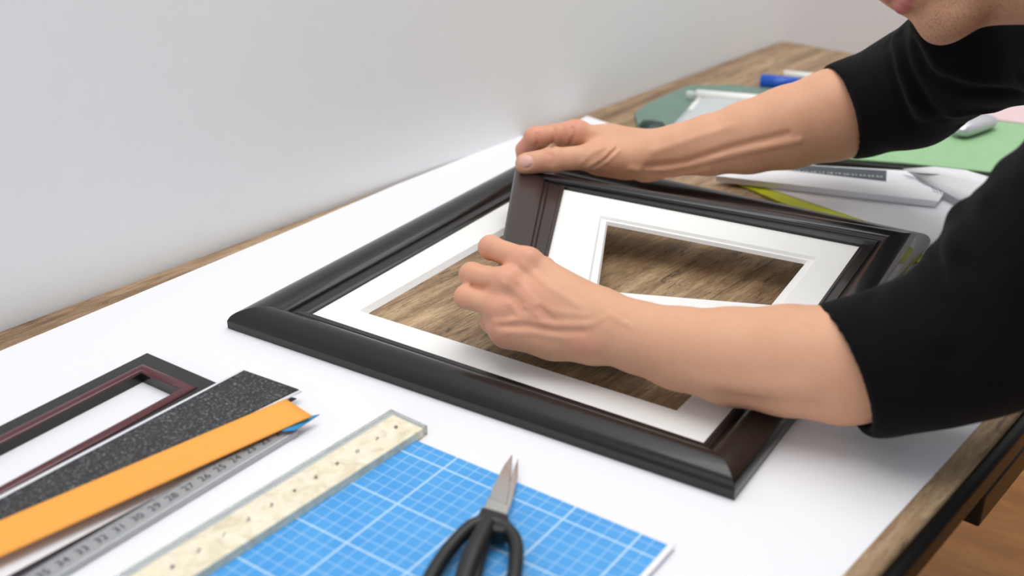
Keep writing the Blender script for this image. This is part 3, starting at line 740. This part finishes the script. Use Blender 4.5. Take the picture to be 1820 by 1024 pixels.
# thumb nail
nc = V2.snap(935, 287, 1.1, 1.5)
if nc is not None:
    for du in range(-10, 11, 2):
        for dv in range(-10, 11, 2):
            if (du / 11) ** 2 + (dv / 11) ** 2 <= 1: tints.append((V2.snap(935 + du, 287 + dv, 1.1, 1.5), .0018, 1, 1.0))
    rim = [V2.snap(935 + 12.5 * math.cos(a), 287 + 12 * math.sin(a), 1.1, 1.5) for a in [k * math.pi / 8 - math.pi * .75 for k in range(0, 13)]]
    V2.ridge(rim, .0011, -.0016)
for p in (fph['i'][0], fph['i'][1], fph['i'][2], fph['m'][0], fph['m'][1]): tints.append((p, .022, 0, .7))
for u, v, r, a in ((1015, 215, .018, .6), (1005, 240, .014, .5), (925, 262, .018, .7), (960, 300, .012, .5), (978, 280, .008, .45), (1080, 295, .02, .25)): tints.append((V2.snap(u, v, 1.1, 1.5), r, 0, a))
pieces.append(V2.surf())

# ---------------------------------------------------------------- head and neck
chinC = D(1680, 33, .935)
Hf = (RIGHT * -.69 + DOWN * .70 - FWD * .20).normalized(); Hu = (RIGHT * -.72 - DOWN * .69); Hu = (Hu - Hf * Hu.dot(Hf)).normalized()
Hs = Hf.cross(Hu).normalized()
if Hs.dot(FWD) > 0: Hs = -Hs                 # person's left, towards the camera
HO = chinC - Hf * .064 + Hu * .088
def H(f, s, u): return HO + Hf * f + Hs * s + Hu * u
HA = [np.array(Hf), np.array(Hs), np.array(Hu)]
SF = D(1742, 74, 1.12); SN = D(2160, 110, .72); NB = X3(.475, .900, .290)
lo = np.array(HO) - .165; hi = np.array(HO) + .165; lo = np.minimum(lo, np.array(NB) - .07); hi = np.maximum(hi, np.array(NB) + .07)
V3 = Vol(lo, hi, .0019)
V3.ell(H(-.012, 0, .035), HA, (.098, .075, .088), k=.01)
V3.ell(H(.022, 0, -.015), HA, (.062, .062, .075), k=.03)
V3.cap(H(-.015, .050, -.045), H(.058, .014, -.090), .020, .017, k=.022); V3.cap(H(-.015, -.050, -.045), H(.058, -.014, -.090), .020, .017, k=.022)
V3.ell(H(.064, 0, -.088), HA, (.017, .021, .015), k=.016)                 # chin
V3.ell(H(.052, 0, -.050), HA, (.030, .032, .036), k=.016)                 # muzzle
for s in (1, -1):
    V3.ell(H(.046, .040 * s, -.006), HA, (.024, .020, .020), k=.022)      # cheek
    V3.ell(H(.072, .032 * s, .020), HA, (.012, .017, .010), k=.010, sub=True)  # socket
    V3.ell(H(.062, .031 * s, .020), HA, (.0125, .0125, .0125), k=.001)
    V3.cap(H(.070, .032 * s, .027), H(.066, .047 * s, .018), .0035, .0028, k=.004)
    V3.cap(H(.079, .018 * s, .036), H(.068, .048 * s, .036), .0065, .005, k=.010)
    V3.ell(H(-.012, .073 * s, .002), [np.array((Hf * .96 + Hu * .2).normalized()), np.array(Hs), np.array((Hu * .96 - Hf * .2).normalized())], (.017, .007, .031), k=.006)
    V3.ell(H(-.008, .080 * s, .004), HA, (.009, .005, .018), k=.004, sub=True)
    V3.ell(H(.090, .010 * s, -.021), HA, (.008, .006, .006), k=.005)
    V3.ell(H(.088, .006 * s, -.028), HA, (.005, .003, .003), k=.002, sub=True)
V3.cap(H(.080, 0, .028), H(.101, 0, -.012), .0065, .0095, k=.010)
V3.cap(H(.098, 0, -.018), H(.082, 0, -.026), .007, .006, k=.006)
# lips
V3.cap(H(.0835, 0, -.0405), H(.066, .023, -.045), .0068, .0030, k=.004); V3.cap(H(.0835, 0, -.0405), H(.066, -.023, -.045), .0068, .0030, k=.004)
V3.cap(H(.0815, 0, -.0555), H(.066, .021, -.0485), .0078, .0028, k=.003); V3.cap(H(.0815, 0, -.0555), H(.066, -.021, -.0485), .0078, .0028, k=.003)
V3.ridge([H(.066, .025, -.0468), H(.084, .009, -.0478), H(.089, 0, -.0478), H(.084, -.009, -.0478), H(.066, -.025, -.0468)], .0022, -.0034)
V3.ridge([H(.074, .014, -.068), H(.080, 0, -.069), H(.074, -.014, -.068)], .006, -.0030)
V3.ridge([H(.078, .024, -.014), H(.070, .031, -.034), H(.062, .036, -.052)], .0045, -.0018)
V3.cap(H(-.035, 0, -.03), NB + Vector((0, .03, .05)), .056, .056, k=.03); NK = D(1985, -75, .88)
V3.cap(H(.018, 0, -.080), NK, .040, .050, k=.02)
V3.cut(np.array(NB) + np.array((.03, -.03, 0)), (.8, -.55, -.1))
for s in (0, .006, -.006, .012, -.012, .018, -.018):
    e = abs(s) / .022
    tints.append((H(.089 - .022 * e * e * 1.0, s, -.0415 - .003 * e), .0052, 3, .75)); tints.append((H(.088 - .022 * e * e, s, -.0560 + .006 * e * e), .0066 * (1 - .3 * e), 3, 1.0))
for f_, s, u, r, a in ((.075, 0, -.090, .030, 1.), (.060, .03, -.085, .028, .8), (.060, -.03, -.085, .028, .8), (.02, .055, -.065, .032, .6), (.02, -.055, -.065, .032, .6), (.09, 0, -.032, .012, .45), (.08, .015, -.032, .012, .4), (.08, -.015, -.032, .012, .4), (.04, .03, -.10, .03, .7), (.0, .03, -.09, .03, .4)):
    tints.append((H(f_, s, u), r, 2, a))
pieces.append(V3.surf())

# ---------------------------------------------------------------- torso core (under the clothes)
HIP = X3(.93, .80, .215)
lo = np.array((.28, .42, .35)); hi = np.array((1.15, 1.30, 1.25))
def arms_core(Vv, g, k):
    Vv.cap(el_n, SN, .044 + g, .052 + g, k=k); Vv.cap(el_f, SF, .046 + g, .054 + g, k=k)
V4 = Vol(lo, hi, .006)
mid = NB + Vector((.10, -.03, -.035)); waist = NB.lerp(HIP, .62) - Z * .02
def trunk(Vv, g):
    Vv.cap(SN + Vector((.03, .02, 0)), NB + Vector((.085, 0, -.01)), .050 + g, .052 + g, k=.03)
    Vv.cap(SF + Vector((.045, 0, .01)), NB + Vector((.05, 0, -.01)), .052 + g, .052 + g, k=.03)
    Vv.cap(mid + Vector((.03, .09, 0)), waist + Vector((0, .05, 0)), .085 + g, .085 + g, k=.04); Vv.cap(mid + Vector((.03, -.09, 0)), waist + Vector((0, -.05, 0)), .085 + g, .085 + g, k=.04)
    Vv.cap(waist, HIP, .11 + g, .12 + g, k=.04)
arms_core(V4, 0, .02); trunk(V4, 0)
pieces.append(V4.surf())

# skin
m, nt, b = new_mat('skin', srgb(222, 170, 138), .48); M_skin = m
b.inputs['Subsurface Weight'].default_value = .12; b.inputs['Subsurface Radius'].default_value = (.9, .35, .2); b.inputs['Subsurface Scale'].default_value = .006
b.inputs['Specular IOR Level'].default_value = .35
at = N(nt, 'ShaderNodeAttribute', attribute_name='tint'); sp_ = N(nt, 'ShaderNodeSeparateColor'); nt.links.new(at.outputs['Color'], sp_.inputs[0])
v_ = coords(nt); n1 = noise(nt, v_, 22, 4, .6); n2 = noise(nt, v_, 160, 4, .7); n3 = noise(nt, v_, 900, 3, .7)
col = mixc(nt, n1, srgb(214, 160, 126), srgb(230, 180, 148))
col = mixc(nt, math_(nt, 'MULTIPLY', n2, .35), col, srgb(204, 142, 114))
col = mixc(nt, math_(nt, 'MULTIPLY', sp_.outputs[0], .85), col, srgb(226, 146, 130))
stf = ramp(nt, n3, [(.50, (0, 0, 0, 1)), (.62, (1, 1, 1, 1))])
col = mixc(nt, math_(nt, 'MULTIPLY', sp_.outputs[2], .35), col, srgb(150, 112, 86))
col = mixc(nt, math_(nt, 'MULTIPLY', math_(nt, 'MULTIPLY', sp_.outputs[2], stf), .75), col, srgb(62, 44, 34))
col = mixc(nt, sp_.outputs[1], col, srgb(226, 178, 170))
col = mixc(nt, at.outputs['Alpha'], col, srgb(176, 88, 98))
nt.links.new(col, b.inputs['Base Color'])
nt.links.new(math_(nt, 'SUBTRACT', .50, math_(nt, 'MULTIPLY', sp_.outputs[1], .25)), b.inputs['Roughness'])
hgt = math_(nt, 'ADD', math_(nt, 'MULTIPLY', n3, .35), math_(nt, 'MULTIPLY', noise(nt, v_, 420, 3, .6), .5)); bump(nt, b, hgt, .42, .0009)

person = empty('person', (HIP.x, HIP.y, 0), 'person in a black three-quarter sleeve shirt bending over the table, holding the small frame', 'person')
body = np_mesh('body', pieces, M_skin, person, tints)

# ---------------------------------------------------------------- shirt
VS = Vol((.19, .40, TZ - .02), (1.16, 1.36, TZ + .42), .0026)
near_ax = [(D(1470, 655, .872), .0500), (D(1560, 648, .860), .0530), (D(1650, 624, .846), .0560), (D(1745, 592, .83), .0570)]
for (a, ra), (b_, rb) in zip(near_ax[:-1], near_ax[1:]): VS.cap(a, b_, ra, rb, k=.012)
VS.cap(D(1745, 594, .83), D(1830, 480, .81), .0560, .0560, k=.02); VS.cap(D(1830, 480, .81), SN, .0560, .066, k=.02)
far_ax = [(D(1470, 203, 1.296), .0530), (D(1530, 190, 1.29), .0555), (D(1620, 160, 1.24), .0600)]
for (a, ra), (b_, rb) in zip(far_ax[:-1], far_ax[1:]): VS.cap(a, b_, ra, rb, k=.012)
VS.cap(far_ax[-1][0], SF, .060, .064, k=.02)
trunk(VS, .014)
VS.cap(D(1672, 30, 1.10), SF, .028, .05, k=.02)
VS.cap(NB + Vector((.07, 0, -.01)), NB + Vector((.03, .02, .0)), .060, .055, k=.02)
# folds
VS.cap(D(1672, 462, .845), D(1700, 520, .80), .013, .010, k=.010)
VS.cap(D(1800, 312, .80), D(1835, 330, .77), .014, .012, k=.010)
VS.cap(D(1722, 392, .83), D(1750, 430, .80), .016, .014, k=.014)
for px, w, a in (([(1655, 430), (1668, 500), (1685, 570), (1700, 640)], .006, -.006), ([(1635, 480), (1650, 540), (1665, 600)], .009, .006), ([(1663, 452), (1672, 442)], .008, .007),
                 ([(1715, 470), (1770, 520), (1815, 555)], .008, -.006), ([(1690, 430), (1740, 500), (1800, 540)], .010, .006), ([(1545, 530), (1560, 600), (1590, 680)], .008, -.003),
                 ([(1590, 510), (1612, 580), (1640, 660)], .008, .004), ([(1700, 350), (1730, 420), (1760, 460)], .008, -.004), ([(1740, 345), (1755, 352)], .009, .005)):
    VS.ridge(VS.line(px, .65, 1.1), w, a)
for px, w, a in (([(1578, 75), (1590, 140), (1620, 215)], .005, -.004), ([(1600, 60), (1612, 120), (1650, 190), (1720, 235)], .006, -.005), ([(1590, 66), (1604, 130), (1635, 205)], .007, .004),
                 ([(1625, 80), (1650, 130), (1720, 160), (1810, 165)], .007, -.005), ([(1640, 60), (1670, 120), (1740, 140), (1815, 140)], .008, .005), ([(1620, 180), (1690, 205), (1770, 195)], .007, .004)):
    VS.ridge(VS.line(px, .8, 1.5), w, a)
ncut = (RIGHT * 235 - DOWN * 85).normalized(); VS_n = D(1450, 545, .87)
# cut the cuffs locally
def local_cut(Vv, p, n, reg_lo, reg_hi, k=.002):
    r = Vv.reg(reg_lo, reg_hi); sl, X, Y, Zz = r; q_ = -((X - p[0]) * n[0] + (Y - p[1]) * n[1] + (Zz - p[2]) * n[2])
    Vv.d[sl] = -Vv.smin(-Vv.d[sl], -q_.astype(np.float32), k)
local_cut(VS, VS_n, ncut, (.15, .55, TZ - .05), (.34, .90, TZ + .2))
ncf = (RIGHT * 155 - DOWN * 50).normalized(); pf = D(1465, 120, 1.29)
local_cut(VS, pf, ncf, (.2, 1.05, TZ), (.42, 1.40, TZ + .32))
# hollow cuff mouths
def hollow(Vv, a, b_, ra, rb, sc): Vv.cap(a, b_, ra, rb, k=.001, sc=sc, sub=True)
hollow(VS, D(1440, 655, .876), D(1530, 653, .864), .0455, .046, None)
hollow(VS, D(1440, 211, 1.298), D(1510, 194, 1.29), .0495, .050, None)
# head opening
VS.cap(H(-.03, 0, -.03), NB + Vector((0, .03, .05)), .058, .057, k=.004, sub=True); VS.cap(H(.018, 0, -.080), D(1985, -75, .88), .041, .051, k=.004, sub=True)
m, nt, b = new_mat('black_knit', srgb(17, 17, 18), .9); M_shirt = m
b.inputs['Specular IOR Level'].default_value = .08; b.inputs['Sheen Weight'].default_value = .04
v_ = coords(nt); n1 = noise(nt, v_, 700, 3, .6); nt.links.new(mixc(nt, n1, srgb(8, 8, 9), srgb(19, 19, 21)), b.inputs['Base Color']); bump(nt, b, n1, .3, .0006)
np_mesh('shirt', [VS.surf(9)], M_shirt, person)

# ---------------------------------------------------------------- trousers, shoes, hair
VT = Vol((.70, .50, .04), (1.18, 1.10, TZ + .38), .007)
side = Vector((.12, .97, 0)).normalized()
VT.cap(waist.lerp(HIP, .55), HIP + Z * -.01, .135, .142, k=.04)
for s in (1, -1):
    hipj = HIP + side * .085 * s - Z * .06; knee = Vector((.86, HIP.y + .11 * s, .50)); ank = Vector((.95, HIP.y + .12 * s, .10))
    VT.cap(hipj, knee, .100, .068, k=.03); VT.cap(knee, ank, .068, .052, k=.02)
VT.cut((0, 0, .075), (0, 0, -1))
VT.d = -VT.d; VT.d = -VT.d
vt = VT
X, Y, Zz = vt.ax[0][:, None, None], vt.ax[1][None, :, None], vt.ax[2][None, None, :]
# keep only from the belt down
pb = np.array(waist.lerp(HIP, .62)); nbv = np.array((HIP - NB).normalized()); q_ = -((X - pb[0]) * nbv[0] + (Y - pb[1]) * nbv[1] + (Zz - pb[2]) * nbv[2])
vt.d = -vt.smin(-vt.d, -q_.astype(np.float32), .002)
M_denim = plain('dark_denim', srgb(34, 40, 54), .85, 300, .2, .1)
v_t, q_t = VT.surf()
np_mesh('trousers', [(v_t, q_t)], M_denim, person)
M_shoe = plain('shoe_leather', srgb(32, 28, 26), .5, 60, .1)
for s in (1, -1):
    VF = Vol((.74, HIP.y + .12 * s - .07, -.01), (1.04, HIP.y + .12 * s + .07, .16), .004); yy = HIP.y + .12 * s
    VF.cap((.95, yy, .115), (.95, yy, .05), .048, .050, k=.02); VF.cap((.96, yy, .045), (.81, yy, .036), .042, .036, k=.02)
    VF.cut((0, 0, .004), (0, 0, -1)); np_mesh('shoe', [VF.surf()], M_shoe, person)
VH = Vol(np.array(HO) - .16, np.array(HO) + .16, .0028)
VH.ell(H(-.018, 0, .042), HA, (.104, .083, .094), k=.01); VH.ell(H(-.055, 0, .0), HA, (.062, .070, .075), k=.02)
VH.ell(H(.085, 0, .000), HA, (.085, .11, .062), k=.012, sub=True)
for s in (1, -1): VH.ell(H(.0, .082 * s, -.012), HA, (.045, .022, .042), k=.006, sub=True)
VH.ell(H(0, 0, -.075), HA, (.12, .12, .045), k=.01, sub=True)
X, Y, Zz = VH.ax[0][:, None, None], VH.ax[1][None, :, None], VH.ax[2][None, None, :]
VH.d += (.0016 * np.sin(X * 700 + 3 * np.sin(Zz * 200)) * np.sin(Y * 620 + 2 * np.sin(X * 150))).astype(np.float32)
M_hair = plain('dark_hair', srgb(34, 26, 22), .55, 400, .3, .2)
tag(np_mesh('hair', [VH.surf()], M_hair, person), 'short dark hair')

# ------------------------------------------------------------------ light
w = bpy.data.worlds.new('world'); bpy.context.scene.world = w; w.use_nodes = True
bg = w.node_tree.nodes['Background']; bg.inputs[0].default_value = (.93, .96, 1, 1); bg.inputs[1].default_value = .42
def area(name, loc, target, size, sizey, power, col=(1, 1, 1)):
    l = bpy.data.lights.new(name, 'AREA'); l.shape = 'RECTANGLE'; l.size = size; l.size_y = sizey; l.energy = power; l.color = col
    o = bpy.data.objects.new(name, l); C.objects.link(o); o.location = loc
    o.rotation_euler = (Vector(target) - Vector(loc)).to_track_quat('-Z', 'Y').to_euler(); return o
area('overhead_light', (.05, 1.15, 2.65), (.1, 1.1, .75), 2.0, 1.6, 40, (1, .985, .96))  # ceiling panel above the table
area('overhead_light', (1.5, 2.6, 2.65), (1.4, 2.5, .75), 1.4, 1.2, 14, (.98, .99, 1))  # added unseen fill that brightens the far wall, not a known fixture
area('window_light', (-1.2, -1.0, 2.1), (.1, 1.0, .8), 1.6, 1.4, 6, (.95, .98, 1))
sc_ = bpy.context.scene
sc_.view_settings.view_transform = 'Standard'; sc_.view_settings.look = 'None'; sc_.view_settings.exposure = .07; sc_.view_settings.gamma = 1
sc_.view_settings.use_curve_mapping = False
